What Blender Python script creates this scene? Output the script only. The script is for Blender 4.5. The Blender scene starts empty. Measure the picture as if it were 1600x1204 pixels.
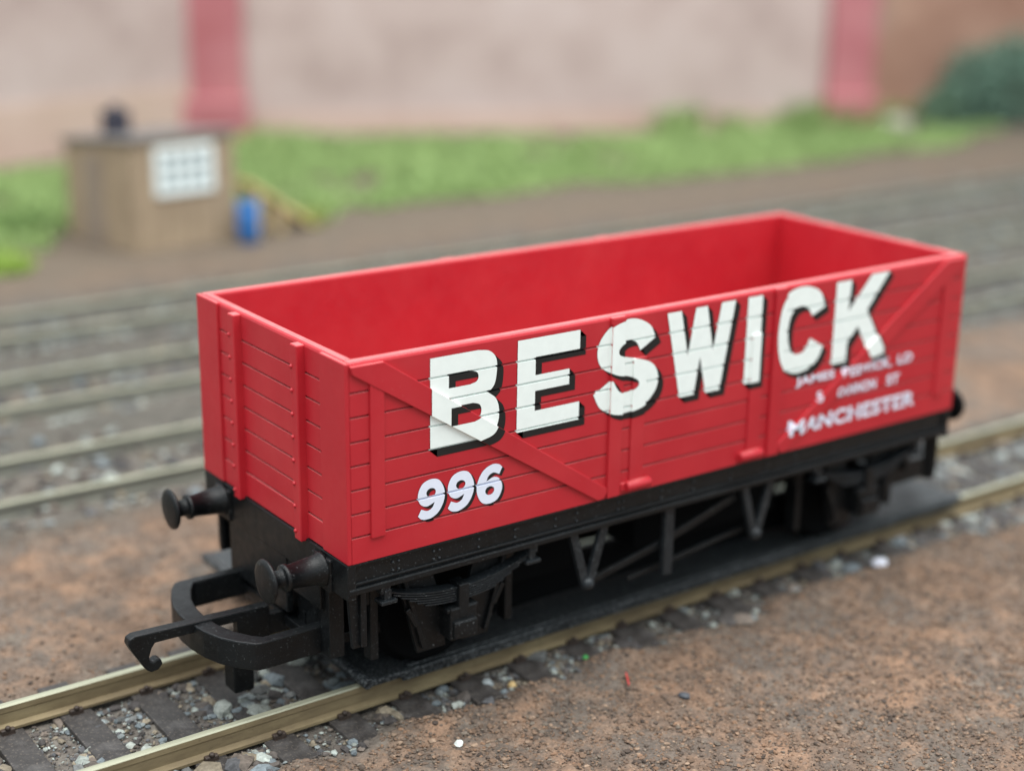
import bpy, bmesh, math, random
import numpy as np
from mathutils import Vector, Matrix
R = math.radians
S = bpy.context.scene
C = S.collection
rng = np.random.default_rng(7)
random.seed(7)
# one unit is one centimetre of the model railway; z = 0 is the sleeper tops

# ------------------------------------------------------------------ camera, world, lamps, exposure
L, W, H, ZB = 9.298, 3.366, 2.118, 2.118          # wagon body and the height of its underside
CY = W / 2
RT = 0.27                                          # rail top
cam = bpy.data.cameras.new('camera')
co = bpy.data.objects.new('camera', cam); C.objects.link(co); S.camera = co
yaw, pitch, roll = 0.94199, 0.30246, 0.01599
F = Vector((math.cos(pitch) * math.cos(yaw), math.cos(pitch) * math.sin(yaw), -math.sin(pitch)))
Rt = F.cross(Vector((0, 0, 1))).normalized(); Up = Rt.cross(F)
R2 = Rt * math.cos(roll) + Up * math.sin(roll); U2 = -Rt * math.sin(roll) + Up * math.cos(roll)
M = Matrix((R2, U2, -F)).transposed().to_4x4(); M.translation = Vector((-7.03889, -12.42207, 6.35843 + ZB))
co.matrix_world = M
cam.sensor_width = 36; cam.lens = 36 * 2403.41 / 1600
cam.clip_start = 0.1; cam.clip_end = 500
cam.dof.use_dof = True; cam.dof.focus_distance = 15.9; cam.dof.aperture_fstop = 0.138

wd = bpy.data.worlds.new('World'); S.world = wd; wd.use_nodes = True
wd.node_tree.nodes['Background'].inputs[0].default_value = (0.86, 0.95, 1.0, 1)
_t = wd.node_tree; _tc = _t.nodes.new('ShaderNodeTexCoord'); _sx = _t.nodes.new('ShaderNodeSeparateXYZ'); _mr = _t.nodes.new('ShaderNodeMapRange')
_t.links.new(_tc.outputs['Generated'], _sx.inputs[0]); _t.links.new(_sx.outputs[2], _mr.inputs[0])
for _k, _v in enumerate((0.0, 0.6, 0.56, 1.35)): _mr.inputs[_k + 1].default_value = _v   # a room: dim towards the walls, bright ceiling
_t.links.new(_mr.outputs[0], _t.nodes['Background'].inputs[1])
def area(name, loc, aim, sx, sy, power, col):
    l = bpy.data.lights.new(name, 'AREA'); l.shape = 'RECTANGLE'; l.size = sx; l.size_y = sy; l.energy = power; l.color = col
    o = bpy.data.objects.new(name, l); C.objects.link(o); o.location = loc
    o.rotation_euler = (Vector(aim) - Vector(loc)).to_track_quat('-Z', 'Y').to_euler()
area('ceiling_lamp', (6, -5, 58), (7, 4, 0), 90, 64, 80000, (1.0, 0.985, 0.95))
S.view_settings.view_transform = 'Standard'; S.view_settings.look = 'None'
S.view_settings.exposure = 0.1; S.view_settings.gamma = 1.0; S.view_settings.use_curve_mapping = False

# ------------------------------------------------------------------ helpers
def tag(o, label=None, cat=None, group=None, kind=None):
    for k, v in (('label', label), ('category', cat), ('group', group), ('kind', kind)):
        if v: o[k] = v
    return o
def link(name, me, mats=(), parent=None, loc=(0, 0, 0), rz=0):
    o = bpy.data.objects.new(name, me); C.objects.link(o)
    if me is not None:
        for m in (mats if isinstance(mats, (list, tuple)) else [mats]): me.materials.append(m)
    o.parent = parent; o.location = loc; o.rotation_euler = (0, 0, rz)
    return o
def empty(name, loc, rz=0, parent=None): return link(name, None, (), parent, loc, rz)
class MB:
    def __init__(s): s.bm = bmesh.new()
    def _merge(s, b, mi=0):
        vm = {v: s.bm.verts.new(v.co) for v in b.verts}
        for f in b.faces:
            try:
                g = s.bm.faces.new([vm[v] for v in f.verts]); g.material_index = mi; g.smooth = f.smooth
            except ValueError: pass
        b.free(); return s
    def box(s, x0, x1, y0, y1, z0, z1, bev=0.012, mi=0, seg=2):
        b = bmesh.new(); bmesh.ops.create_cube(b, size=1)
        for v in b.verts: v.co = Vector(((x0 + x1) / 2 + v.co.x * (x1 - x0), (y0 + y1) / 2 + v.co.y * (y1 - y0), (z0 + z1) / 2 + v.co.z * (z1 - z0)))
        if bev: bmesh.ops.bevel(b, geom=b.edges[:], offset=bev, segments=seg, affect='EDGES', profile=0.5)
        return s._merge(b, mi)
    def prism(s, pts, axis, a0, a1, bev=0.012, mi=0, seg=2):
        """pts: outline in the two other axes (in x,y,z order), swept along axis"""
        b = bmesh.new()
        def P(p, a):
            q = list(p); q.insert(axis, a); return Vector(q)
        lo = [b.verts.new(P(p, a0)) for p in pts]; hi = [b.verts.new(P(p, a1)) for p in pts]
        n = len(pts)
        b.faces.new(lo); b.faces.new(hi[::-1])
        for i in range(n): b.faces.new((lo[i], hi[i], hi[(i + 1) % n], lo[(i + 1) % n]))
        bmesh.ops.recalc_face_normals(b, faces=b.faces[:])
        if bev: bmesh.ops.bevel(b, geom=b.edges[:], offset=bev, segments=seg, affect='EDGES', profile=0.5)
        return s._merge(b, mi)
    def bar(s, p, q, w, t, bev=0.012, up=(0, 1, 0), mi=0):
        p, q = Vector(p), Vector(q); d = (q - p); l = d.length; d.normalize()
        u = Vector(up); u = (u - d * u.dot(d)).normalized(); v = d.cross(u)
        b = bmesh.new(); bmesh.ops.create_cube(b, size=1)
        for x in b.verts: x.co = p + d * ((x.co.x + .5) * l) + v * (x.co.y * w) + u * (x.co.z * t)
        bmesh.ops.recalc_face_normals(b, faces=b.faces[:])
        if bev: bmesh.ops.bevel(b, geom=b.edges[:], offset=bev, segments=2, affect='EDGES', profile=0.5)
        return s._merge(b, mi)
    def lathe(s, prof, org, axis=(1, 0, 0), n=32, mi=0):
        """prof: (distance along axis, radius)"""
        b = bmesh.new(); a = Vector(axis).normalized(); u = a.orthogonal().normalized(); v = a.cross(u); o = Vector(org)
        rings = []
        for d, r in prof:
            rings.append([b.verts.new(o + a * d + (u * math.cos(2 * math.pi * k / n) + v * math.sin(2 * math.pi * k / n)) * max(r, 1e-4)) for k in range(n)])
        for A, B in zip(rings, rings[1:]):
            for k in range(n): b.faces.new((A[k], A[(k + 1) % n], B[(k + 1) % n], B[k])).smooth = True
        b.faces.new(rings[0][::-1]); b.faces.new(rings[-1])
        bmesh.ops.recalc_face_normals(b, faces=b.faces[:])
        return s._merge(b, mi)
    def blob(s, c, r, sub=1, sc=(1, 1, 1), jit=0.0, mi=0):
        b = bmesh.new(); bmesh.ops.create_icosphere(b, subdivisions=sub, radius=1)
        for v in b.verts:
            k = 1 + random.uniform(-jit, jit); v.co = Vector((c[0] + v.co.x * r * sc[0] * k, c[1] + v.co.y * r * sc[1] * k, c[2] + v.co.z * r * sc[2] * k))
        for f in b.faces: f.smooth = jit == 0
        return s._merge(b, mi)
    def build(s, name, mats, parent=None, loc=(0, 0, 0), rz=0):
        me = bpy.data.meshes.new(name); s.bm.to_mesh(me); s.bm.free()
        return link(name, me, mats, parent, loc, rz)
def fastmesh(name, verts, faces, smooth=False, cols=None):
    """verts (n,3), faces (m,k) with k constant"""
    me = bpy.data.meshes.new(name); verts = np.asarray(verts, np.float32); faces = np.asarray(faces, np.int32)
    m, k = faces.shape
    me.vertices.add(len(verts)); me.vertices.foreach_set('co', verts.ravel())
    me.loops.add(m * k); me.loops.foreach_set('vertex_index', faces.ravel())
    me.polygons.add(m); me.polygons.foreach_set('loop_start', np.arange(0, m * k, k, dtype=np.int32))
    me.polygons.foreach_set('use_smooth', np.full(m, smooth))
    me.update(calc_edges=True)
    if cols is not None:
        a = me.color_attributes.new('tint', 'FLOAT_COLOR', 'POINT')
        c = np.ones((len(verts), 4), np.float32); c[:, :3] = cols; a.data.foreach_set('color', c.ravel())
    return me

# ------------------------------------------------------------------ materials
def srgb(r, g, b):
    f = lambda c: (c / 255 / 12.92) if c / 255 <= .04045 else ((c / 255 + .055) / 1.055) ** 2.4
    return (f(r), f(g), f(b))
class NT:
    def __init__(s, name, rough=.5, spec=.5, metal=0):
        s.m = bpy.data.materials.new(name); s.m.use_nodes = True; s.t = s.m.node_tree; s.b = s.t.nodes['Principled BSDF']
        s.b.inputs['Roughness'].default_value = rough; s.b.inputs['Specular IOR Level'].default_value = spec; s.b.inputs['Metallic'].default_value = metal
        s.tc = s.t.nodes.new('ShaderNodeTexCoord')
    def n(s, kind, **kw):
        o = s.t.nodes.new(kind)
        for k, v in kw.items():
            if k in o.inputs: o.inputs[k].default_value = v
            else: setattr(o, k, v)
        return o
    def ln(s, a, b): s.t.links.new(a, b)
    def noise(s, scale, detail=4, rough=.55, sc3=None):
        o = s.n('ShaderNodeTexNoise'); o.inputs['Scale'].default_value = scale; o.inputs['Detail'].default_value = detail; o.inputs['Roughness'].default_value = rough
        if sc3:
            mp = s.n('ShaderNodeMapping'); mp.inputs['Scale'].default_value = sc3; s.ln(s.tc.outputs['Object'], mp.inputs[0]); s.ln(mp.outputs[0], o.inputs['Vector'])
        else: s.ln(s.tc.outputs['Object'], o.inputs['Vector'])
        return o.outputs[0]
    def ramp(s, fac, stops):
        o = s.n('ShaderNodeValToRGB'); e = o.color_ramp.elements
        while len(e) < len(stops): e.new(0.5)
        for x, (p, c) in zip(e, stops): x.position = p; x.color = (*c, 1) if len(c) == 3 else c
        s.ln(fac, o.inputs[0]); return o.outputs[0]
    def mix(s, fac, a, b, mode='MIX'):
        o = s.n('ShaderNodeMix', data_type='RGBA', blend_type=mode)
        for v, i in ((fac, 0), (a, 6), (b, 7)):
            if hasattr(v, 'links'): s.ln(v, o.inputs[i])
            else: o.inputs[i].default_value = v if i == 0 else (*v, 1)
        return o.outputs[2]
    def attr(s, name='tint'): return s.n('ShaderNodeAttribute', attribute_name=name).outputs[0]
    def bump(s, h, strength, dist):
        o = s.n('ShaderNodeBump'); o.inputs['Strength'].default_value = strength; o.inputs['Distance'].default_value = dist
        s.ln(h, o.inputs['Height'])
        s.ln(o.outputs[0], s.b.inputs['Normal']); return o
    def col(s, c):
        if hasattr(c, 'links'): s.ln(c, s.b.inputs['Base Color'])
        else: s.b.inputs['Base Color'].default_value = (*c, 1)
        return s.m
def W1(v): return (v, v, v)

def red_mat():
    t = NT('red_plastic', .42, .45)
    c = t.ramp(t.noise(1.3, 5), [(.3, (.425, .013, .023)), (.7, (.475, .018, .028))])
    dust = t.ramp(t.noise(42, 2), [(.70, W1(0)), (.80, W1(1))])
    big = t.ramp(t.noise(.9, 3), [(.45, W1(0)), (.7, W1(.07))])
    c = t.mix(big, c, (.60, .12, .11)); c = t.mix(t.ramp(t.noise(42, 2), [(.70, W1(0)), (.80, W1(.35))]), c, (.62, .22, .20))
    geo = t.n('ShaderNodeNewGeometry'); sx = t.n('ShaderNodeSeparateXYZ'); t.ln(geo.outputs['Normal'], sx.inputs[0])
    top_sheen = t.mix(1.0, t.ramp(sx.outputs[2], [(.90, W1(0)), (.99, W1(.34))]), t.ramp(t.noise(7, 4, .6), [(.25, W1(.55)), (.7, W1(1))]), 'MULTIPLY')
    c = t.mix(top_sheen, c, (.60, .36, .34))                                # sky sheen on upward faces painted in as a dusty pink
    t.bump(t.noise(90, 3), .10, .01); t.ln(t.ramp(t.noise(6, 4), [(.3, W1(.36)), (.7, W1(.52))]), t.b.inputs['Roughness'])
    return t.col(c)
def black_mat(name='black_plastic', base=.0045, dust=.12, thr=.62):
    t = NT(name, .45, .34)
    c = t.ramp(t.noise(2.2, 5), [(.35, (base * .7, base * .85, base)), (.7, (base * 1.2, base * 1.5, base * 1.75))])
    c = t.mix(t.ramp(t.noise(36, 3, .75), [(thr, W1(0)), (thr + .12, W1(1))]), c, (dust * .94, dust * 1.02, dust * 1.05))
    t.bump(t.noise(60, 4), .25, .012); t.ln(t.ramp(t.noise(9, 4), [(.3, W1(.32)), (.7, W1(.5))]), t.b.inputs['Roughness'])
    return t.col(c)
RED = red_mat(); BLK = black_mat(); LIT = black_mat('highlit_black_plastic', .016, .14, .58)  # last one: lighter copy of the black, highlights painted into its base
DEEP = NT('shaded_black_plastic', .9, .08).col((.004, .0045, .005))  # darker copy of the black, shade under the wagon painted into it
PLATE = black_mat('dusty_black_plastic', .012, .15, .51)
def flat(name, c, rough=.5, spec=.4, var=.08, scale=8, bump=0, metal=0):
    t = NT(name, rough, spec, metal); n = t.noise(scale, 5)
    if bump: t.bump(t.noise(scale * 3, 4), bump, .03)
    return t.col(t.ramp(n, [(.3, tuple(x * (1 - var) for x in c)), (.7, tuple(min(1, x * (1 + var)) for x in c))]))
WHITE = flat('white_print', (.82, .88, .85), .5, .4, .03)
INK = flat('black_print', (.010, .010, .010), .5, .4, .1)
LILAC = flat('pale_print', (.74, .78, .90), .5, .4, .03)
def rail_side():
    t = NT('weathered_rail_side', .62, .35, .05)
    c = t.ramp(t.noise(3, 6, .65, (.35, 1, 1.6)), [(.28, srgb(90, 78, 60)), (.5, srgb(118, 104, 79)), (.72, srgb(142, 128, 98))])
    c = t.mix(t.ramp(t.noise(14, 4, .7), [(.6, W1(0)), (.75, W1(.6))]), c, srgb(78, 66, 52))
    t.bump(t.noise(20, 4), .2, .01); return t.col(c)
def rail_top():
    t = NT('nickel_rail_top', .46, .5, .35)
    c = t.ramp(t.noise(4, 5, .6, (.2, 3, 1)), [(.3, srgb(138, 138, 119)), (.7, srgb(174, 174, 152))]); return t.col(c)
RSIDE, RTOP = rail_side(), rail_top()
def sleeper_mat():
    t = NT('sleeper_plastic', .6, .35)
    c = t.ramp(t.noise(5, 6, .65, (.6, 1, 1)), [(.3, srgb(42, 39, 38)), (.55, srgb(58, 55, 54)), (.75, srgb(80, 76, 73))])
    w = t.noise(6, 6, .6, (7, .7, 2)); t.bump(w, .5, .03)
    c = t.mix(t.ramp(t.noise(26, 3, .7), [(.55, W1(0)), (.70, W1(.6))]), c, srgb(122, 112, 102)); c = t.mix(t.ramp(t.noise(3, 4, .6), [(.52, W1(0)), (.66, W1(.55))]), c, srgb(88, 85, 84)); return t.col(c)
SLEEP = sleeper_mat(); CHAIR = flat('chair_plastic', srgb(58, 48, 42), .55, .4, .3, 12)
def tinted(name, rough=.8, spec=.25, bump=0, scale=25, var=.25):
    t = NT(name, rough, spec); n = t.noise(scale, 4)
    c = t.mix(1.0, t.attr(), t.ramp(n, [(.3, W1(1 - var)), (.7, W1(1 + var))]), 'MULTIPLY')
    if bump: t.bump(n, bump, .02)
    return t.col(c)
STONE = tinted('ballast_stone', .75, .3, .4, 22, .3)
GRAIN = tinted('earth_grain', .85, .25)
LEAF = tinted('fibre_grass', .7, .3, 0, 3, .12)

# ------------------------------------------------------------------ noise for the ground's shape
def vnoise(x, y, seed=0):
    def h(i, j):
        n = (i * 374761393 + j * 668265263 + seed * 974711) & 0x7fffffff
        n = ((n ^ (n >> 13)) * 1274126177) & 0x7fffffff
        return ((n ^ (n >> 16)) & 0xffff) / 65535.0
    xi = np.floor(x).astype(np.int64); yi = np.floor(y).astype(np.int64); fx = x - xi; fy = y - yi
    fx = fx * fx * (3 - 2 * fx); fy = fy * fy * (3 - 2 * fy)
    return (h(xi, yi) * (1 - fx) + h(xi + 1, yi) * fx) * (1 - fy) + (h(xi, yi + 1) * (1 - fx) + h(xi + 1, yi + 1) * fx) * fy
def fbm(x, y, seed=0, o=4):
    r = 0; a = .5
    for k in range(o): r = r + a * vnoise(x * 2 ** k, y * 2 ** k, seed + k); a *= .5
    return r / (1 - .5 ** o)
def sstep(a, b, x):
    t = np.clip((x - a) / (b - a), 0, 1); return t * t * (3 - 2 * t)
TRACKS = [CY, 9.30, 13.55, 17.95]
PITCH, X0 = .784, -1.254
def trackmask(y, half=1.55, soft=.3, x=None):
    m = 0
    wob = 0 if x is None else (fbm(x * .9, y * .9, 31, 3) - .5) * .9
    for c in TRACKS: m = np.maximum(m, 1 - sstep(half - soft, half + soft, np.abs(y - c) + wob))
    return m
def ground_z(x, y):
    t = trackmask(y, 1.52, .22)
    z = (fbm(x * .55, y * .55, 3, 3) - .5) * .10 + (fbm(x * 3.1, y * 3.1, 9, 3) - .5) * .05
    z = z + .02 * (1 - t) - .075 * t
    z = z + .11 * np.clip((fbm(x * 1.7, y * 1.7, 51, 3) - .40) * 3, 0, 1) * (1 - sstep(.15, .55, y)) * sstep(-.6, .1, y)
    bank = sstep(25.5, 40, y) * .06                                    # the ground rises a little to the wall
    return z + bank
def axis(lo, f0, f1, hi, st):
    a = list(np.arange(f0, f1 + st / 2, st)); s = st; x = a[-1]
    while x < hi: s = min(s * 1.12, 4); x += s; a.append(x)
    b = []; s = st; x = a[0]
    while x > lo: s = min(s * 1.12, 4); x -= s; b.append(x)
    return np.array(b[::-1] + a)
gx = axis(-40, -4, 12, 120, .045); gy = axis(-40, -4.8, 6.0, 90, .045)
X, Y = np.meshgrid(gx, gy); fine = ((X > -4.2) & (X < 12.2) & (Y > -5) & (Y < 6.2))
Z = ground_z(X, Y) + fine * ((vnoise(X * 13, Y * 13, 77) - .5) * .030 + (vnoise(X * 22, Y * 22, 78) - .5) * .022) * (1 - .0 * X)
nx, ny = len(gx), len(gy); idx = np.arange(nx * ny).reshape(ny, nx)
fc = np.stack([idx[:-1, :-1], idx[:-1, 1:], idx[1:, 1:], idx[1:, :-1]], -1).reshape(-1, 4)
tm = trackmask(Y, 1.62, .35, X)
yard = sstep(6.8, 8.0, Y) * (1 - sstep(18.6, 21.5, Y))
me = fastmesh('ground', np.stack([X, Y, Z], -1).reshape(-1, 3), fc, True, np.stack([tm, yard, sstep(19, 23, Y)], -1).reshape(-1, 3))
def ground_mat():
    t = NT('earth', .9, .2)
    sep = t.n('ShaderNodeSeparateColor'); t.ln(t.attr(), sep.inputs[0])
    a = t.noise(.55, 6, .6); b = t.noise(3.2, 5, .65); g = t.noise(24, 4, .7)
    brown = t.ramp(b, [(.25, srgb(80, 67, 58)), (.45, srgb(103, 85, 72)), (.6, srgb(114, 94, 80)), (.78, srgb(128, 108, 90))])
    grey = t.ramp(b, [(.25, srgb(76, 71, 66)), (.5, srgb(95, 88, 82)), (.75, srgb(113, 106, 97))])
    c = t.mix(t.ramp(a, [(.42, W1(0)), (.58, W1(.85))]), brown, grey)
    rust = t.ramp(t.noise(1.5, 5, .6), [(.48, W1(0)), (.66, W1(.6))]); c = t.mix(rust, c, srgb(148, 117, 94))
    ball = t.ramp(t.noise(4.5, 5, .65), [(.28, srgb(66, 61, 56)), (.5, srgb(96, 90, 84)), (.75, srgb(122, 117, 109))])
    far = t.ramp(b, [(.3, srgb(95, 84, 74)), (.7, srgb(113, 102, 89))])
    yardc = t.ramp(b, [(.3, srgb(71, 69, 64)), (.7, srgb(94, 90, 83))])
    c = t.mix(sep.outputs[2], c, far); c = t.mix(sep.outputs[1], c, yardc); c = t.mix(sep.outputs[0], c, ball)
    c = t.mix(.75, c, t.ramp(g, [(.25, W1(.55)), (.5, W1(1)), (.75, W1(1.45))]), 'MULTIPLY')
    v = t.n('ShaderNodeTexVoronoi'); v.inputs['Scale'].default_value = 22; t.ln(t.tc.outputs['Object'], v.inputs['Vector'])
    mixh = t.mix(.5, v.outputs['Distance'], g)
    t.bump(mixh, .9, .035); return t.col(c)
tag(link('ground', me, ground_mat()), kind='structure')

# ------------------------------------------------------------------ stones as stuff
def ico(sub):
    b = bmesh.new(); bmesh.ops.create_icosphere(b, subdivisions=sub, radius=1); b.verts.ensure_lookup_table()
    v = np.array([x.co[:] for x in b.verts]); f = np.array([[w.index for w in x.verts] for x in b.faces]); b.free(); return v, f
def stones(name, P, size, pal, mat, sub=1, flatz=.7, jit=.28):
    v, f = ico(sub); n = len(P); k = len(v)
    sc = size[:, None] * np.stack([rng.uniform(.7, 1.35, n), rng.uniform(.7, 1.35, n), rng.uniform(.6, 1.1, n) * flatz], -1)
    base = np.tile(v, (n, 1, 1)) * (1 + rng.uniform(-jit, jit, (n, k, 1)))
    # random rotation by orthogonal matrices
    q = rng.normal(size=(n, 4)); q /= np.linalg.norm(q, axis=1)[:, None]; w, x, y, z = q.T
    Rm = np.stack([1 - 2 * (y * y + z * z), 2 * (x * y - w * z), 2 * (x * z + w * y), 2 * (x * y + w * z), 1 - 2 * (x * x + z * z), 2 * (y * z - w * x), 2 * (x * z - w * y), 2 * (y * z + w * x), 1 - 2 * (x * x + y * y)], -1).reshape(n, 3, 3)
    vv = np.einsum('nij,nkj->nki', Rm, base) * sc[:, None, :] + P[:, None, :]
    ff = (f[None] + (np.arange(n) * k)[:, None, None]).reshape(-1, 3)
    pal = np.array(pal); c = pal[rng.integers(0, len(pal), n)] * rng.uniform(.75, 1.2, (n, 1))
    return link(name, fastmesh(name, vv.reshape(-1, 3), ff, False, np.repeat(c, k, 0)), mat)
def scatter(n, x0, x1, y0, y1): return rng.uniform(x0, x1, n), rng.uniform(y0, y1, n)
GREYS = [srgb(*c) for c in ((96, 97, 96), (150, 156, 150), (122, 128, 128), (80, 80, 82), (138, 142, 136), (106, 96, 88), (74, 70, 68), (128, 118, 102), (106, 114, 118), (90, 82, 76), (68, 64, 63), (84, 78, 74))]
x, y = scatter(42000, -4.5, 15, CY - 1.75, CY + 1.35)
ph = np.abs(((x - X0) / PITCH + .5) % 1 - .5) * PITCH              # distance from a sleeper's middle line
spill = fbm(x * 1.5, y * 1.5, 61, 3)
keep = (ph > .15 - np.clip((spill - .60) * 1.6, 0, .13)) | (np.abs(y - CY) > 1.56); edge = sstep(1.35, 1.9, np.abs(y - CY))
keep &= rng.uniform(size=len(x)) > edge * .92
keep &= ~((np.abs(np.abs(y - CY) - .865) < .10)); keep &= (y > CY - 1.0) | (y > .18 + (fbm(x * 1.7, y * 1.7, 51, 3) - .45) * 1.1)
edge = edge * 1.0; x, y = x[keep], y[keep]; s = rng.gamma(1.5, .0135, len(x)).clip(.008, .10) * (.65 + 1.0 * (fbm(x * 2.2, y * 2.2, 71, 3) > .53))
o = stones('ballast', np.stack([x, y, ground_z(x, y) + s * .2 + .012], -1), s, GREYS, STONE, 1)
tag(o, 'grey stone ballast between the sleepers of the front track', 'ballast', kind='stuff')
x, y = scatter(15000, -8, 40, 7.6, 19.8); k = trackmask(y, 1.6, .5, x) > rng.uniform(size=len(x)); x, y = x[k], y[k]
s = rng.gamma(3, .02, len(x)).clip(.02, .10)
o = stones('ballast', np.stack([x, y, ground_z(x, y) + .04], -1), s, GREYS, STONE, 1)
tag(o, 'pale grey blurred ballast of the sidings behind the wagon', 'ballast', kind='stuff')
EARTH = [srgb(*[v * .84 for v in c]) for c in ((132, 108, 90), (120, 100, 86), (146, 120, 100), (108, 94, 84), (158, 134, 114), (90, 78, 70), (128, 116, 104), (142, 112, 90), (126, 106, 92))]
x1, y1 = scatter(120000, -3.5, 12, -5.0, .6); x2, y2 = scatter(22000, -5, 9, 2.7, 7.6)
x = np.concatenate([x1, x2]); y = np.concatenate([y1, y2])
s = rng.gamma(2.0, .0045, len(x)).clip(.005, .036)
k = (y < .12 + (fbm(x * 1.7, y * 1.7, 51, 3) - .45) * 1.1) | (y > 2.5); x, y, s = x[k], y[k], s[k]
o = stones('earth_grains', np.stack([x, y, ground_z(x, y) + s * .3], -1), s, EARTH, GRAIN, 0)
tag(o, 'loose brown earth grains strewn over the bare ground', 'soil', kind='stuff')

# ------------------------------------------------------------------ tracks
RP = [(-.105, .005), (-.105, .035), (-.036, .06), (-.036, .175), (-.045, .195), (-.045, .255), (-.032, RT), (.032, RT), (.045, .255), (.045, .195), (.036, .175), (.036, .06), (.105, .035), (.105, .005)]
def rail(xa, xb, sidem):
    b = MB(); n = len(RP); st = np.linspace(xa, xb, 40); rings = [[b.bm.verts.new((x, *p)) for p in RP] for x in st]
    for A, B in zip(rings, rings[1:]):
        for i in range(n):
            f = b.bm.faces.new((A[i], A[(i + 1) % n], B[(i + 1) % n], B[i])); f.material_index = 1 if i in (5, 6, 7) else 0
    b.bm.faces.new(rings[0]); b.bm.faces.new(rings[-1]); bmesh.ops.recalc_face_normals(b.bm, faces=b.bm.faces[:])
    me = bpy.data.meshes.new('rail'); b.bm.to_mesh(me); b.bm.free(); me.materials.append(sidem); me.materials.append(RTOP); return me
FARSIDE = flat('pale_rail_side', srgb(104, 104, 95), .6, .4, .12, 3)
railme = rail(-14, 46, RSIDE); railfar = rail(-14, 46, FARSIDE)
def sleeper_me(v):
    b = MB(); b.box(-.175, .175, -1.53, 1.53, -.22, 0, .014)
    me = bpy.data.meshes.new('sleeper'); b.bm.to_mesh(me); b.bm.free(); me.materials.append(SLEEP); return me
slme = sleeper_me(0)
b = MB(); b.box(-.07, .07, -.16, .16, -.004, .004, 0); b.box(-.075, .075, -.15, -.085, -.002, .055, .012); b.box(-.075, .075, .085, .15, -.002, .055, .012)
b.lathe([(0, .03), (.03, .03), (.042, .018)], (0, -.135, .05), (0, 0, 1), 10); b.lathe([(0, .03), (.03, .03), (.042, .018)], (0, .135, .05), (0, 0, 1), 10)
chme = bpy.data.meshes.new('rail_chair'); b.bm.to_mesh(chme); b.bm.free(); chme.materials.append(CHAIR)
TL = ['straight model railway track in the foreground carrying the red wagon', 'blurred siding track nearest behind the red wagon', 'blurred middle siding track between two other sidings', 'blurred siding track farthest back towards the hut and grass']
for ti, cy in enumerate(TRACKS):
    t = tag(empty('railway_track', (0, cy, 0 if ti == 0 else -.07)), TL[ti], 'track', 'parallel railway tracks')
    for s in (-1, 1): r = bpy.data.objects.new('rail', railme if ti == 0 else railfar); C.objects.link(r); r.parent = t; r.location = (0, s * .865, 0)
    for k in range(-6, 28 if ti == 0 else 50):
        sl = bpy.data.objects.new('sleeper', slme); C.objects.link(sl); sl.parent = t
        sl.location = (X0 + k * PITCH + (0 if ti == 0 else .31 * ti) + random.uniform(-.012, .012), random.uniform(-.02, .02), -.004 * (random.random()))
        sl.rotation_euler = (random.uniform(-.006, .006), 0, random.uniform(-.012, .012))
        if ti == 0:
            for s in (-1, 1): c = bpy.data.objects.new('rail_chair', chme); C.objects.link(c); c.parent = sl; c.location = (0, s * .865, .002)

# ------------------------------------------------------------------ rail-level plate under the wagon
pl = empty('rerailing_plate', (5.6, CY, RT))
tag(pl, 'flat dusty black plastic plate lying on the rails under the red wagon', 'plate')
PX0, PX1 = .55 - 5.6, 10.62 - 5.6
b = MB(); b.box(PX0 + .05, PX1, .66 - CY, 2.30 - CY, .005, .085, .02); b.box(PX0 + .5, PX1 - .1, .665 - CY, .735 - CY, -.045, .03, .012)
b.box(PX0 + .6, PX1 - .2, .72 - CY, .76 - CY, .08, .105, .01)
b.lathe([(0, .05), (.01, .065), (1.60, .065), (1.62, .05)], (PX0 + .06, .665 - CY, .05), (0, 1, 0), 20); b.build('near_strip', PLATE, pl)
b = MB(); b.box(PX0 + .05, PX1, 2.80 - CY, 4.85 - CY, .005, .085, .02)
b.lathe([(0, .05), (.01, .065), (2.02, .065), (2.04, .05)], (PX0 + .06, 2.80 - CY, .05), (0, 1, 0), 20); b.build('outer_strip', PLATE, pl)
b = MB()
for xx in (1.2, 4.6, 8.4): b.box(xx - 5.6 - .1, xx - 5.6 + .1, 2.28 - CY, 2.82 - CY, -.21, -.12, .01)
for xx in (1.2, 4.6, 8.4):
    for yy in (2.28, 2.80): b.box(xx - 5.6 - .1, xx - 5.6 + .1, yy - .03 - CY, yy + .03 - CY, -.21, .03, .01)
b.build('tie_strap', PLATE, pl)

# ------------------------------------------------------------------ the wagon
wg = tag(empty('goods_wagon', (L / 2, CY, RT + .09)), 'bright red open toy goods wagon with big white lettering on a black underframe', 'wagon')
OFF = (-L / 2, -CY, ZB - RT - .09)
GR = [.29, .54, .795, 1.05, 1.30, 1.555, 1.81]; GW, GD, GS = .013, .032, .004
BR_UP = [(.40, 2.09), (3.31, .14)]; BR_LO = [(.06, 2.0), (3.17, .03)]
def panel_profile(y0, y1):
    p = [(y0, .008)]
    for g in GR: p += [(y0, g - GW), (y0 + GD, g - GW + GS), (y0 + GD, g + GW - GS), (y0, g + GW)]
    p += [(y0, H - .035), (y0 + .010, H - .012), (y0 + .03, H), (y1 - .025, H), (y1 - .006, H - .01), (y1, H - .03), (y1, .008)]
    return p
def grooved(axis, a0, a1, prof, mapf=None):
    b = MB(); b.prism(prof, axis, a0, a1, 0); return b
TB = .05                                                             # thickness of the corner plates
def brace_pts(m):
    p = [(.045, 2.085), (.42, 2.085), (3.305, .15), (3.315, .09), (3.27, .035), (3.19, .018), (.065, 2.0)]
    return [((L - x) if m else x, z) for x, z in p]
POSTS = [(3.315, 3.495), (L - 3.495, L - 3.315)]; HING = [(3.64, 3.835), (L - 3.835, L - 3.64)]; HTOP = 1.60
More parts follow.
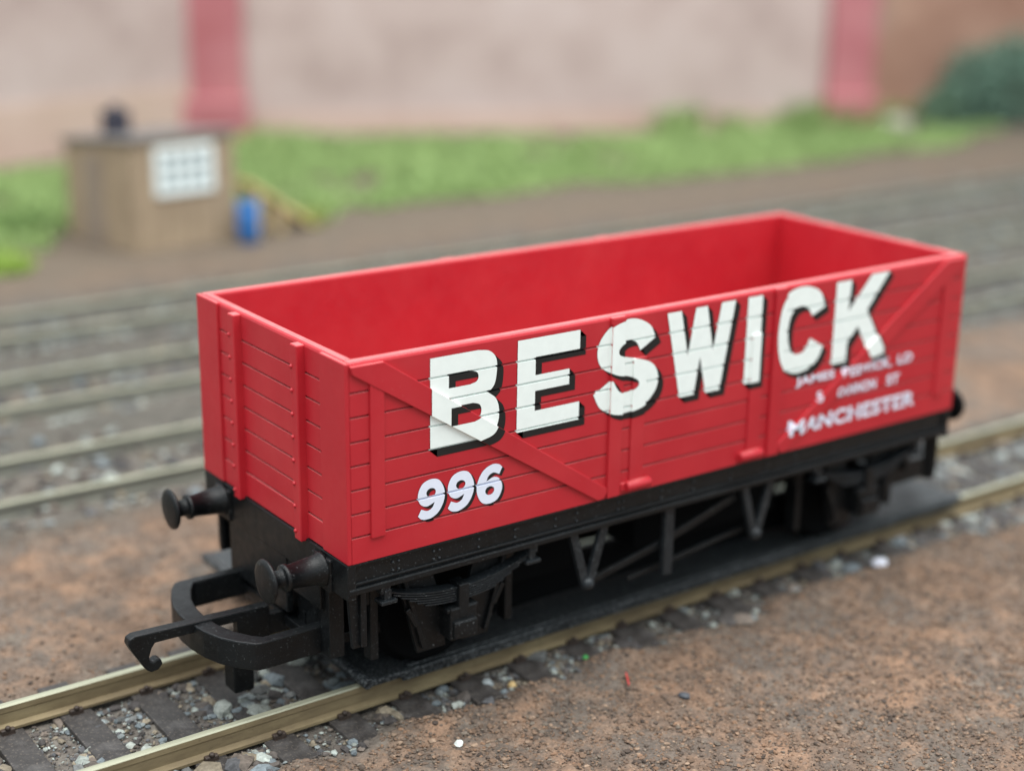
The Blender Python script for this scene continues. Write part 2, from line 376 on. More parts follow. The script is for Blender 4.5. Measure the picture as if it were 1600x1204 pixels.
def side(name_loc, rz):
    b = grooved(0, TB - .002, L - TB + .002, panel_profile(0, .14))
    # prism axis 0 takes (y, z)
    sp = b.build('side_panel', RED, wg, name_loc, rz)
    for m in (0, 1):
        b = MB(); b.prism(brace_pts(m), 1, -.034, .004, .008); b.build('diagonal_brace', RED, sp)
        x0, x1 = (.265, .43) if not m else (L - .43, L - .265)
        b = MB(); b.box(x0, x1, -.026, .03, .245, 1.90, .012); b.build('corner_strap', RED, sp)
        x0, x1 = POSTS[m]; b = MB(); b.box(x0, x1, -.040, .03, .02, 2.10, .010); b.box(x0 - .015, x1 + .01, -.036, .03, 2.03, 2.112, .012)
        e = x1 + .035 if not m else x0 - .035
        b.build('door_post', RED, sp)
        x0, x1 = HING[m]; b = MB(); b.box(x0, x1, -.022, .03, .13, HTOP, .008)
        kx0, kx1 = (x0 - .06, x1 + .10) if not m else (x0 - .12, x1 + .05)
        b.lathe([(0, .045), (.015, .06), (kx1 - kx0 - .015, .06), (kx1 - kx0, .045)], (kx0, -.035, .105), (1, 0, 0), 20)
        b.box(x0 - .13, x0 - .01, -.03, .03, .055, .15, .012)
        b.build('door_hinge', RED, sp)
    return sp
near = side(OFF, 0)
far = side((L / 2, CY, OFF[2]), math.pi)
def ball(name, r, m):
    b = MB(); b.blob((0, 0, 0), r, 2); me = bpy.data.meshes.new(name); b.bm.to_mesh(me); b.bm.free(); me.materials.append(m); return me
RIVET, BRIVET = ball('rivet', .024, RED), ball('rivet', .017, LIT)
def end_panel(loc, rz):
    # faces -x; local coordinates like the near end
    prof = [(x, z) for x, z in panel_profile(.032, .16)]
    b = MB()
    bb = bmesh.new(); n = len(prof)
    lo = [bb.verts.new((p[0], .13, p[1])) for p in prof]; hi = [bb.verts.new((p[0], W - .13, p[1])) for p in prof]
    bb.faces.new(lo); bb.faces.new(hi[::-1])
    for i in range(n): bb.faces.new((lo[i], hi[i], hi[(i + 1) % n], lo[(i + 1) % n]))
    bmesh.ops.recalc_face_normals(bb, faces=bb.faces[:]); b._merge(bb)
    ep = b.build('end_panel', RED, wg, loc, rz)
    for y0, y1 in ((0.001, .52), (W - .52, W - .001)):
        b = MB(); b.box(0, TB, y0, y1, .002, H - .006, .012)
        if y0 < 1:
            for g in GR: pass
        b.build('corner_plate', RED, ep)
    b = MB(); b.box(.026, .05, .515, W - .515, .003, .276, .004)
    b.build('sill_board', RED, ep)
    for yc, d in ((.94, 1), (2.37, 1)):
        b = MB(); b.box(-.06, .05, yc - .06, yc + .085, -.035, H - .02, .014)
        b.build('end_stanchion', RED, ep)
        for z in [.06] + [g + .05 for g in GR]: o = link('rivet', RIVET, (), ep, (-.058, yc + .052, z))
    return ep
end_panel(OFF, 0); end_panel((L / 2, CY, OFF[2]), math.pi)
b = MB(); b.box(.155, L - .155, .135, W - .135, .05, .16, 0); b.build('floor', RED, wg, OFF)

# lettering that follows the relief of the side
def spline(P, closed=False, n=8):
    out = []
    P = [Vector(p) for p in P]
    for i in range(len(P) - 1):
        p0 = P[i - 1] if i else P[i] * 2 - P[i + 1]; p1, p2 = P[i], P[i + 1]; p3 = P[i + 2] if i + 2 < len(P) else p2 * 2 - p1
        for k in range(n):
            t = k / n; out.append(.5 * ((2 * p1) + (p2 - p0) * t + (2 * p0 - 5 * p1 + 4 * p2 - p3) * t * t + (-p0 + 3 * p1 - 3 * p2 + p3) * t ** 3))
    out.append(P[-1]); return [tuple(v) for v in out]
def ell(cx, cz, rx, rz, n=28, rot=0): return [(cx + rx * math.cos(2 * math.pi * k / n), cz + rz * math.sin(2 * math.pi * k / n)) for k in range(n)]
GLY = {}
GLY['B'] = [[(.975, 2.02)] + spline([(1.56, 2.02), (1.70, 1.99), (1.785, 1.90), (1.795, 1.76), (1.765, 1.62), (1.69, 1.545)]) + spline([(1.69, 1.545), (1.79, 1.46), (1.83, 1.33), (1.815, 1.19), (1.74, 1.085), (1.57, 1.04)]) + [(.975, 1.04)],
            [(1.20, 1.81)] + spline([(1.46, 1.81), (1.54, 1.79), (1.565, 1.74), (1.54, 1.69), (1.46, 1.67)]) + [(1.20, 1.67)],
            [(1.21, 1.465)] + spline([(1.50, 1.465), (1.58, 1.435), (1.605, 1.37), (1.58, 1.30), (1.50, 1.27)]) + [(1.21, 1.27)]]
GLY['E'] = [[(2.06, 2.04), (2.885, 2.04), (2.885, 1.83), (2.295, 1.83), (2.295, 1.63), (2.75, 1.63), (2.75, 1.455), (2.295, 1.455), (2.295, 1.235), (2.895, 1.235), (2.895, 1.03), (2.06, 1.03)]]
GLY['S'] = [spline([(3.96, 1.80), (3.86, 1.96), (3.62, 2.06), (3.34, 2.02), (3.18, 1.89), (3.13, 1.73), (3.19, 1.57), (3.38, 1.46), (3.60, 1.40), (3.71, 1.34), (3.71, 1.27), (3.57, 1.225), (3.43, 1.26), (3.33, 1.40)]) +
            spline([(3.09, 1.27), (3.19, 1.10), (3.37, 1.005), (3.58, .985), (3.82, 1.03), (3.98, 1.17), (4.02, 1.33), (3.95, 1.48), (3.78, 1.57), (3.55, 1.63), (3.42, 1.68), (3.41, 1.745), (3.48, 1.80), (3.59, 1.815), (3.68, 1.78), (3.74, 1.68)])]
GLY['W'] = [[(4.12, 2.045), (4.33, 2.045), (4.455, 1.50), (4.55, 2.05), (4.725, 2.05), (4.84, 1.51), (4.945, 2.06), (5.165, 2.06), (4.975, 1.01), (4.755, 1.01), (4.645, 1.46), (4.575, 1.02), (4.355, 1.02)]]
GLY['I'] = [[(5.365, 2.06), (5.60, 2.06), (5.60, 1.01), (5.365, 1.01)]]
GLY['C'] = [spline([(6.67, 1.78), (6.58, 1.96), (6.42, 2.05), (6.22, 2.075), (6.02, 2.02), (5.90, 1.87), (5.855, 1.58), (5.88, 1.32), (5.97, 1.12), (6.12, 1.03), (6.28, 1.00), (6.48, 1.04), (6.61, 1.14), (6.68, 1.28)]) +
            spline([(6.44, 1.41), (6.37, 1.28), (6.25, 1.24), (6.14, 1.28), (6.075, 1.40), (6.055, 1.55), (6.075, 1.70), (6.15, 1.81), (6.27, 1.835), (6.38, 1.79), (6.45, 1.69)])]
GLY['K'] = [[(6.85, 2.05), (7.115, 2.05), (7.09, 1.66), (7.48, 2.08), (7.80, 2.08), (7.43, 1.63), (7.83, 1.00), (7.54, 1.00), (7.285, 1.44), (7.11, 1.25), (7.115, 1.01), (6.85, 1.01)]]
nine = [spline([(.825, .355), (.87, .315), (.96, .30), (1.07, .35), (1.14, .46), (1.15, .58), (1.09, .70), (.99, .735), (.88, .70), (.825, .59), (.85, .49), (.93, .445), (1.03, .475)]) + spline([(1.03, .475), (1.0, .42), (.94, .395), (.865, .425)])[1:]]
nine.append(ell(.985, .588, .058, .048))
sh = lambda G, dx, dz: [[(x + dx, z + dz) for x, z in o] for o in G]
NUM = [sh(nine, 0, 0), sh(nine, .367, .01), [[(3.44 - .99 - .0 - x + .26, 1.04 - z) for x, z in o] for o in nine]]
NUM[2] = [[(x - (2.71 - .987 - 1.72), z + .0) for x, z in o] for o in NUM[2]]
def line_d(p, q, x, z):
    n = Vector((-(q[1] - p[1]), q[0] - p[0])); n.normalize(); return (x - p[0]) * n.x + (z - p[1]) * n.y
EPS = .003
def relief(x, z):
    h = 0
    for mm in (0, 1):
        xx = L - x if mm else x
        du = -line_d(BRU[0], BRU[1], xx, z); dl = line_d(BRL[0], BRL[1], xx, z)
        d = min(du, dl, 3.3 - xx)
        h = max(h, .034 * min(1, max(0, (d + EPS) / (2 * EPS))))
    for (a, c), hh, top in [(POSTS[0], .040, 3), (POSTS[1], .040, 3), (HING[0], .022, HTOP), (HING[1], .022, HTOP)]:
        d = min(x - a, c - x, top - z); h = max(h, hh * min(1, max(0, (d + EPS) / (2 * EPS))))
    if h < 1e-5:
        for g in GR:
            k = (GW - abs(z - g)) / GS
            if k > 0: h = -GD * min(1, k)
    return h
BRU = ((.42, 2.085), (3.305, .15)); BRL = ((.065, 2.0), (3.19, .018))
CUTS = []
for g in GR: CUTS += [((0, 0, g + d), (0, 0, 1)) for d in (-GW, -GW + GS, GW - GS, GW)]
for (p, q) in (BRU, BRL):
    for mm in (0, 1):
        P, Q = [((L - a[0]) if mm else a[0], a[1]) for a in (p, q)]
        n = Vector((-(Q[1] - P[1]), 0, Q[0] - P[0])).normalized()
        for d in (-EPS, EPS): CUTS.append((tuple(Vector((P[0], 0, P[1])) + n * d), tuple(n)))
for a, c in POSTS + HING:
    for v in (a, c): CUTS += [((v + d, 0, 0), (1, 0, 0)) for d in (-EPS, EPS)]
CUTS += [((0, 0, HTOP + d), (0, 0, 1)) for d in (-EPS, EPS)]
def fill2d(outs):
    cu = bpy.data.curves.new('tmp', 'CURVE'); cu.dimensions = '2D'; cu.fill_mode = 'BOTH'
    for o in outs:
        s = cu.splines.new('POLY'); s.points.add(len(o) - 1); s.use_cyclic_u = True
        for p, (x, z) in zip(s.points, o): p.co = (x, z, 0, 1)
    ob = bpy.data.objects.new('tmp', cu); C.objects.link(ob); bpy.context.view_layer.update()
    me = bpy.data.meshes.new_from_object(ob); bpy.data.objects.remove(ob); bpy.data.curves.remove(cu)
    b = bmesh.new(); b.from_mesh(me); bpy.data.meshes.remove(me)
    for v in b.verts: v.co = Vector((v.co.x, 0, v.co.y))
    return b
def drape(b, off, dst, mi):
    bmesh.ops.remove_doubles(b, verts=b.verts[:], dist=1e-5)
    xs = [v.co.x for v in b.verts]; zs = [v.co.z for v in b.verts]; lo = Vector((min(xs), 0, min(zs))); hi = Vector((max(xs), 0, max(zs)))
    for pc, pn in CUTS:
        n = Vector(pn); p = Vector(pc); sg = [(Vector((x, 0, z)) - p).dot(n) for x in (lo.x, hi.x) for z in (lo.z, hi.z)]
        if min(sg) < 0 < max(sg): bmesh.ops.bisect_plane(b, geom=b.verts[:] + b.edges[:] + b.faces[:], dist=1e-5, plane_co=p, plane_no=n)
    bmesh.ops.triangulate(b, faces=b.faces[:])
    for v in b.verts: v.co.y = -(relief(v.co.x, v.co.z) + off)
    for f in b.faces:
        f.smooth = False; f.normal_update()
        if f.normal.y > 0: f.normal_flip()
    dst._merge(b, mi)
def glyph(name, outs, sdx, sdz, mat, parent, label=None):
    d = MB()
    if sdx:
        drape(fill2d(sh(outs, sdx, sdz)), .0028, d, 1)
        b = bmesh.new()
        for o in outs:
            for i in range(len(o)):
                p, q = o[i], o[(i + 1) % len(o)]
                if abs(p[0] - q[0]) + abs(p[1] - q[1]) < 1e-5: continue
                vs = [b.verts.new((u[0], 0, u[1])) for u in (p, q, (q[0] + sdx, q[1] + sdz), (p[0] + sdx, p[1] + sdz))]
                try: b.faces.new(vs)
                except ValueError: pass
        b2 = b; drape_keep(b2, .0032, d, 1)
    drape(fill2d(outs), .0060, d, 0)
    return tag(d.build(name, [mat, INK], parent), label)
def drape_keep(b, off, dst, mi):
    n0 = len(b.verts)
    for pc, pn in CUTS:
        bmesh.ops.bisect_plane(b, geom=b.verts[:] + b.edges[:] + b.faces[:], dist=1e-6, plane_co=Vector(pc), plane_no=Vector(pn))
    for v in b.verts: v.co.y = -(relief(v.co.x, v.co.z) + off)
    for f in b.faces:
        f.smooth = False; f.normal_update()
        if f.normal.y > 0: f.normal_flip()
    dst._merge(b, mi)
for ch in 'BESWICK': glyph('letter', GLY[ch], .085, -.078, WHITE, near)
for g in NUM: glyph('numeral', g, .034, -.030, LILAC, near)
def words(txt, x0, x1, z0, z1, bold):
    cu = bpy.data.curves.new('tmp', 'FONT'); cu.body = txt; cu.size = 1; cu.offset = bold; cu.space_character = 1.06
    ob = bpy.data.objects.new('tmp', cu); C.objects.link(ob); bpy.context.view_layer.update()
    me = bpy.data.meshes.new_from_object(ob); bpy.data.objects.remove(ob); bpy.data.curves.remove(cu)
    b = bmesh.new(); b.from_mesh(me); bpy.data.meshes.remove(me)
    ax = min(v.co.x for v in b.verts); bx = max(v.co.x for v in b.verts); ay = min(v.co.y for v in b.verts); by = max(v.co.y for v in b.verts)
    for v in b.verts: v.co = Vector((x0 + (v.co.x - ax) / (bx - ax) * (x1 - x0), 0, z0 + (v.co.y - ay) / (by - ay) * (z1 - z0)))
    d = MB(); drape(b, .0060, d, 0); return d.build('address_lettering', [LILAC], near)
for t, x0, x1, z0, z1, bo in (('JAMES', 6.25, 6.93, .80, .94, .035), ('BESWICK,', 7.06, 7.98, .79, .94, .035), ('LD', 8.10, 8.38, .815, .94, .035), ('5', 6.64, 6.73, .56, .695, .035),
        ('CANNON', 6.98, 7.72, .56, .695, .035), ('ST', 7.92, 8.16, .56, .695, .035), ('MANCHESTER', 6.17, 8.50, .20, .40, .04)):
    words(t, x0, x1, z0, z1, bo)

# underframe
def P(name, b, parent=wg, loc=OFF, rz=0, m=BLK): return b.build(name, m, parent, loc if parent == wg else (0, 0, 0), rz)
for k, (loc, rz) in enumerate(((OFF, 0), ((L / 2, CY, OFF[2]), math.pi))):
    b = MB(); b.box(.03, L - .03, .05, .16, -.33, -.003, .008); b.box(.012, L - .012, .0, .17, -.345, -.275, .014); b.box(.02, L - .02, .025, .15, -.252, -.222, .01)
    b.box(.012, L - .012, .012, .16, -.035, -.003, .01)
    so = P('solebar', b, wg, loc, rz)
    for x in (.55, .62, 1.05, 1.12, 1.62, 2.1, 2.65, 2.95, 3.55, 3.62, 4.2, 4.7, 5.3, 5.9, 6.4, 7.1, 7.6, 8.2, 8.8):
        for z in (-.10, -.19): link('rivet', BRIVET, (), so, (x, .048, z))
    for xc in (1.45, L - 1.45):
        # leaf spring
        b = MB(); n = 24
        for i in range(6):
            half = .96 - i * .10; zt = -.622 - i * .029
            pr = []
            xs = [(-half + 2 * half * j / n) for j in range(n + 1)]
            f = lambda u: zt + .19 * (abs(u) / .96) ** 2
            pr = [(xc + u, f(u)) for u in xs] + [(xc + u, f(u) - .016) for u in xs[::-1]]
            b.prism(pr, 1, .10 + .002 * i, .24, 0)
        sp = P('leaf_spring', b, wg, loc, rz, LIT)
        b = MB(); b.box(xc - .065, xc + .065, .055, .26, -.97, -.575, .014); P('spring_buckle', b, sp)
        for s in (-1, 1):
            b = MB(); b.box(xc + s * .95 - .06, xc + s * .95 + .06, .10, .24, -.47, -.34, .012)
            b.box(xc + s * .93 - .10, xc + s * .93 + .10, .06, .22, -.58, -.53, .014)
            b.box(xc + s * .93 - .045, xc + s * .93 + .045, .09, .2, -.55, -.42, .012)
            P('spring_hanger', b, sp, m=LIT)
        # axle guard and axlebox
        b = MB()
        for s in (-1, 1):
            b.prism([(xc + s * .30, -.34), (xc + s * .74, -.34), (xc + s * .60, -.80), (xc + s * .46, -1.36), (xc + s * .10, -1.36), (xc + s * .16, -.80)][::s], 1, .27, .33, .008)
            b.bar((xc + s * .66, .24, -.40), (xc + s * .40, .24, -1.30), .05, .05, .01)
            b.bar((xc + s * .50, .23, -1.0), (xc + s * .62, .23, -.78), .06, .05, .01)
        P('axle_guard', b, wg, loc, rz)
        b = MB(); b.box(xc - .17, xc + .17, .06, .30, -1.22, -.84, .02); b.box(xc - .15, xc + .15, .01, .10, -1.19, -.99, .02); b.box(xc - .20, xc + .20, .08, .3, -.90, -.85, .012)
        P('axlebox', b, wg, loc, rz)
    # V hangers, brake gear
    for vx, bx in ((2.93, 3.40), (5.58, 6.05)):
        m = (vx + bx) / 2; b = MB()
        b.bar((vx, .10, -.33), (m - .03, .10, -1.02), .11, .07, .014); b.bar((bx, .10, -.33), (m + .03, .10, -1.02), .11, .07, .014); b.blob((m, .085, -1.02), .085, 2)
        P('brake_hanger', b, wg, loc, rz, LIT)
    b = MB(); b.box(4.32, 4.46, .08, .16, -1.22, -.33, .012); P('lever_guide', b, wg, loc, rz, LIT)
    b = MB(); b.bar((3.25, .20, -1.08), (4.30, .20, -.86), .085, .05); b.bar((4.28, .20, -.87), (5.55, .20, -.50), .10, .05); b.bar((3.9, .26, -1.22), (5.75, .26, -1.0), .06, .05)
    P('brake_lever', b, wg, loc, rz)
    for xc in (1.45, L - 1.45):
        for s in (-1, 1):
            xb = xc + s * .88; b = MB()
            b.box(xb - .05, xb + .05, .46, .62, -1.40, -.50, .015); b.box(xb - .08, xb + .08, .48, .6, -.75, -.30, .012)
            P('brake_block', b, wg, loc, rz)
    for xa in (.06, L - .30):
        b = MB(); b.prism([(xa, -.33), (xa + .22, -.33), (xa + .20, -1.0), (xa + .05, -1.0)], 1, .12, .18, .008); b.box(xa + .12, xa + .19, .07, .2, -.98, -.34, .01)
        P('end_bracket', b, wg, loc, rz)
for loc, rz in ((OFF, 0), ((L / 2, CY, OFF[2]), math.pi)):
    # headstock
    b = MB(); b.box(.0, .10, .015, W - .015, -.40, -.004, .012); b.box(.012, .09, 1.38, W - .60, -1.06, -.35, .012); b.box(.03, .11, .66, 2.70, -.75, -.36, .012)
    b.box(.15, .36, .80, 1.40, -1.34, -.34, .015); b.box(.135, .18, 1.22, 1.28, -1.30, -1.02, .006); b.box(.08, .26, .56, .76, -1.30, -.38, .012)
    hs = P('headstock', b, wg, loc, rz)
    for yb in (.52, W - .52):
        b = MB(); b.box(-.035, .02, yb - .19, yb + .19, -.42, -.05, .02)
        b.lathe([(0, .185), (-.035, .185), (-.05, .16), (-.40, .125), (-.41, .145), (-.45, .145), (-.46, .12), (-.475, .095), (-.60, .095)], (-.015, yb, -.205), (1, 0, 0), 28)
        bf = P('buffer', b, wg, loc, rz)
        b = MB(); b.lathe([(-.60, .10), (-.615, .215), (-.635, .235), (-.655, .228), (-.672, .17), (-.68, .0)], (-.015, yb, -.19), (1, 0, 0), 36)
        P('buffer_head', b, bf)
    # tension lock coupling: bow, hook, dropper
    b = MB(); zt, zb = -.985, -1.30; c = CY
    U = [(.24, c - .93), (-.62, c - .93), (-.68, c - .91), (-.82, c - .75), (-.93, c - .56), (-1.00, c - .34), (-1.04, c - .08), (-1.045, c + .15), (-1.02, c + .38), (-.95, c + .60), (-.85, c + .82), (-.76, c + .945), (-.70, c + .97), (.24, c + .97), (.24, c + .84), (-.57, c + .84), (-.68, c + .66), (-.77, c + .44), (-.82, c + .20), (-.83, c - .04), (-.80, c - .28), (-.73, c - .52), (-.62, c - .71), (-.53, c - .80), (.24, c - .80)]
    b.prism(U, 2, zb, zt, .016)
    b.box(.05, .9, c - .90, c + .93, zb + .02, zb + .14, .012)
    cp = P('coupling_bow', b, wg, loc, rz)
    b = MB()
    hp = [(-.13, -.985), (-1.68, -.935), (-1.74, -.96), (-1.755, -1.02), (-1.72, -1.10), (-1.57, -1.36), (-1.52, -1.395), (-1.44, -1.385), (-1.39, -1.33), (-1.405, -1.275), (-1.45, -1.262), (-1.49, -1.285), (-1.53, -1.265), (-1.535, -1.22), (-1.50, -1.12), (-1.46, -1.07), (-.52, -1.085), (-.51, -1.42), (-.13, -1.44)]
    b.prism(hp, 1, c - .16, c - .03, .014); P('coupling_hook', b, cp)
    b = MB(); b.box(-.60, -.36, c - .20, c + .06, -1.92, -1.30, .02); b.box(-.20, .3, c - .15, c - .04, -1.35, -1.1, .01); P('hook_weight', b, cp)
b = MB(); b.box(.16, L - .16, .17, W - .17, -.12, -.02, 0); b.box(2.5, 3.46, CY - .95, CY - .2, -1.13, -.1, .02); b.box(4.40, L - 2.5, CY - .95, CY - .2, -1.13, -.1, .02); b.box(.95, L - .95, CY - .42, CY - .15, -1.735, -1.36, .01); b.box(.2, L - .2, CY - .45, CY + .45, -.62, -.1, .02); P('chassis_floor_backing', b, m=DEEP)  # floor, plus inner boxes added as dark backing for the shaded void
for xc in (1.45, L - 1.45):
    b = MB(); b.lathe([(0, .05), (W - .5, .05)], (xc, .25, -1.12), (0, 1, 0), 16); ax = P('axle', b, m=DEEP)
    for yy, s in ((CY - .85, -1), (CY + .85, 1)):
        b = MB(); b.lathe([(0, .12), (.02, .12), (.03, .50), (0, .54), (0, .62), (.13, .635), (.14, .70), (.18, .70), (.20, .45), (.2, .1)] if s < 0 else [(0, .1), (0, .45), (.02, .70), (.06, .70), (.07, .635), (.20, .62), (.20, .54), (.17, .5), (.18, .12), (.2, .12)], (xc, yy - .1, -1.12), (0, 1, 0), 40)
        P('wheel', b, ax, m=DEEP)

# ------------------------------------------------------------------ backdrop wall with buttresses
def wall_mat(name, c1, c2, c3):
    t = NT(name, .9, .15)
    a = t.noise(.35, 6, .6)
    c = t.ramp(a, [(.3, c1), (.5, c2), (.7, c3)])
    br = t.n('ShaderNodeTexBrick'); br.inputs['Scale'].default_value = 1.6
    for k, v in (('Color1', (1, 1, 1, 1)), ('Color2', (.93, .91, .9, 1)), ('Mortar', (.86, .86, .86, 1))): br.inputs[k].default_value = v
    mp = t.n('ShaderNodeMapping'); mp.inputs['Rotation'].default_value = (R(90), 0, 0); t.ln(t.tc.outputs['Object'], mp.inputs[0]); t.ln(mp.outputs[0], br.inputs['Vector'])
    c = t.mix(.6, c, br.outputs[0], 'MULTIPLY')
    st = t.ramp(t.noise(.22, 3, .5), [(.60, W1(0)), (.72, W1(.45))]); c = t.mix(st, c, srgb(150, 140, 136))
    return t.col(c)
PALE = wall_mat('pale_wall', srgb(168, 149, 144), srgb(185, 167, 162), srgb(193, 177, 173))
BROWN = wall_mat('brown_wall', srgb(140, 106, 90), srgb(160, 126, 110), srgb(172, 140, 122))
PILM = wall_mat('red_pier', srgb(164, 98, 102), srgb(174, 112, 117), srgb(186, 128, 130))
PKM = wall_mat('pink_plinth', srgb(185, 158, 145), srgb(192, 168, 155), srgb(198, 175, 163))
def seg_wall(name, A, B_, h, th, mat, parent, z0=-.5):
    A, B_ = Vector(A), Vector(B_); d = (B_ - A).normalized(); n = Vector((-d.y, d.x)) * th
    b = MB(); b.prism([tuple(A), tuple(B_), tuple(B_ + n), tuple(A + n)], 2, z0, h, 0)
    return b.build(name, mat, parent)
PA, PB = Vector((17.75, 41.1)), Vector((40.55, 30.3))
d = (PB - PA).normalized()
wl = tag(empty('boundary_wall', (0, 0, 0)), 'tall pale pinkish rendered wall with dark red piers behind the grass', 'wall')
seg_wall('wall_face', PA + d * .8, PB - d * .5, 11, 1.2, PALE, wl)
Lf = Vector((-6, 32.3)); seg_wall('wall_face', Lf, PA - Vector((.8, .1)), 11, 1.2, PALE, wl)
dl = (PA - Lf).normalized(); nl = Vector((dl.y, -dl.x)) * .12
seg_wall('plinth', Lf + nl, PA - Vector((.9, .1)) + nl, 2.0, .4, PKM, wl)
nn = Vector((d.y, -d.x))
seg_wall('plinth', PA + d * 1.3 + nn * .12, PB - d * .9 + nn * .12, .8, .4, PKM, wl)
for p, w in ((PA - d * .2, 1.5), (PB - d * .15, .95)):
    q = [tuple(p + d * a + nn * e) for a, e in ((-w, -.6), (w, -.6), (w, .45), (-w, .45))]
    b = MB(); b.prism(q, 2, -.5, 11, .06)
    q = [tuple(p + d * a + nn * e) for a, e in ((-w - .1, -.5), (w + .1, -.5), (w + .12, .9), (-w - .12, .9))]
    b.prism(q, 2, -.5, 1.5, .1); b.build('pier', PILM, wl)
w2 = tag(empty('brick_wall', (0, 0, 0)), 'brown brick wall at the far right behind the dark green bush', 'wall')
D2 = Vector((.995, -.10)); E0 = PB + d * .95; N2 = Vector((-.10, -.995))
seg_wall('wall_face', E0, E0 + D2 * 40, 11, 1.2, BROWN, w2)
seg_wall('plinth', E0 + N2 * .12 + D2 * .1, E0 + D2 * 40 + N2 * .12, 1.2, .4, BROWN, w2)

# ------------------------------------------------------------------ grass and bushes
def blades(name, P, h, w, cols, lean=.5):
    n = len(P); a = rng.uniform(0, 2 * np.pi, n); dx, dy = np.cos(a), np.sin(a); z = np.zeros(n)
    lx, ly = rng.normal(0, lean, n) * h, rng.normal(0, lean, n) * h
    v0 = P + np.stack([-dx * w, -dy * w, z], -1); v1 = P + np.stack([dx * w, dy * w, z], -1)
    v2 = P + np.stack([lx * .45 + dx * w * .8, ly * .45 + dy * w * .8, h * .6], -1); v3 = P + np.stack([lx * .45 - dx * w * .8, ly * .45 - dy * w * .8, h * .6], -1); v4 = P + np.stack([lx, ly, h], -1)
    V = np.stack([v0, v1, v2, v3, v4], 1).reshape(-1, 3); i = np.arange(n)[:, None] * 5
    Fc = np.concatenate([i + [0, 1, 2], i + [0, 2, 3], i + [3, 2, 4]], 0)
    return fastmesh(name, V, Fc, False, np.repeat(cols, 5, 0))
def wall_y(x): return np.where(x < 17.75, 32.3 + (x + 6) / 23.75 * 8.8, np.where(x < 41, 41.1 - (x - 17.75) * (10.8 / 22.8), 30.1))
x, y = scatter(90000, 0, 46, 24.8, 41.5)
front = 25.0 + (fbm(x * .3, x * 0 + 2, 5, 3) - .5) * 2.4 + sstep(38, 45, x) * 1.2
keep = (y > front) & (y < wall_y(x) + .1); keep &= ~((x > 6.0) & (x < 13.6) & (y < 27.0) & (y > 22)); keep &= (fbm(x * .6, y * .6, 12, 3) > .34)
keep &= wall_y(x) - y > 2.3 * sstep(18, 22, x) * (x < 33.2 + rng.normal(0, .3, len(x))) + 1.5 * (1 - sstep(10, 14, x))
x, y = x[keep], y[keep]
d2w = wall_y(x) - y
h = rng.uniform(.14, .34, len(x)) * (.7 + fbm(x * .7, y * .7, 21, 3)) + np.clip(1 - d2w / 2.2, 0, 1) * np.where(x > 33, 1.3, .12) * rng.uniform(.5, 1, len(x)) * (.5 + fbm(x * .8, y * .8, 23, 2))
ca, cb, cc_ = np.array(srgb(143, 169, 106)), np.array(srgb(160, 183, 118)), np.array(srgb(127, 150, 95))
m = fbm(x * .5, y * .5, 41, 3)[:, None]; col = ca * (1 - m) + cb * m; k = rng.uniform(size=(len(x), 1)) < .25; col = np.where(k, cc_, col) * rng.uniform(.8, 1.15, (len(x), 1))
o = link('grass', blades('grass', np.stack([x, y, ground_z(x, y) - .02], -1), h, rng.uniform(.03, .07, len(x)), col), LEAF)
tag(o, 'bright green grass strip along the foot of the pale wall', 'grass', kind='stuff')
def tuft(c, n, r, hh, label, base):
    a = rng.uniform(0, 6.283, n); rr = r * np.sqrt(rng.uniform(0, 1, n)); xx, yy = c[0] + rr * np.cos(a), c[1] + rr * np.sin(a)
    cl = np.array(base) * rng.uniform(.75, 1.2, (n, 1))
    me = blades('grass_tuft', np.stack([xx - c[0], yy - c[1], 0 * xx], -1), rng.uniform(.4, 1, n) * hh * (1.1 - rr / r * .6), np.full(n, .035), cl)
    tag(link('grass_tuft', me, LEAF, None, (c[0], c[1], float(ground_z(np.array([c[0]]), np.array([c[1]]))[0]) - .02)), label, 'grass tuft')
tuft((4.1, 23.6), 900, .75, .55, 'yellow green grass tuft at the left edge in front of the hut', srgb(150, 176, 84))
tuft((12.95, 24.6), 500, .35, .55, 'small yellowish grass tuft at the foot of the sloping boards', srgb(160, 168, 96))
def bush(c, sx, sy, sz, n, base, label, name='bush'):
    root = tag(empty(name, (c[0], c[1], c[2])), label, 'bush')
    cen = [(rng.uniform(-.55, .55) * sx, rng.uniform(-.55, .55) * sy, rng.uniform(.2, .68) * sz, rng.uniform(.30, .5)) for _ in range(14)]
    q = []
    for _ in range(n):
        cx_, cy_, cz_, rr = cen[rng.integers(len(cen))]; v = rng.normal(size=3); v /= np.linalg.norm(v); v *= rng.uniform(.6, 1.05) * rr
        q.append((cx_ + v[0] * sx, cy_ + v[1] * sy, max(.02, cz_ + v[2] * sz)))
    q = np.array(q); u = rng.normal(size=(n, 3)); u /= np.linalg.norm(u, axis=1)[:, None]; w_ = np.cross(u, rng.normal(size=(n, 3))); w_ /= np.linalg.norm(w_, axis=1)[:, None]
    s = rng.uniform(.07, .17, (n, 1)); V = np.stack([q - u * s, q + w_ * s * .6, q + u * s, q - w_ * s * .6], 1).reshape(-1, 3)
    Fc = np.arange(n * 4).reshape(-1, 4); cl = np.array(base) * rng.uniform(.7, 1.4, (n, 1))
    link('foliage', fastmesh('foliage', V, Fc, False, np.repeat(cl, 4, 0)), LEAF, root)
    b = MB()
    for k in range(5): a = k * 1.3; b.bar((0, 0, -.1), (.5 * sx * math.cos(a), .5 * sy * math.sin(a), .5 * sz), .08, .08, 0, (.3, .2, .9))
    b.build('stems', flat('bush_stem', srgb(74, 58, 46), .8), root)
gz = lambda x, y: float(ground_z(np.array([x]), np.array([y]))[0])
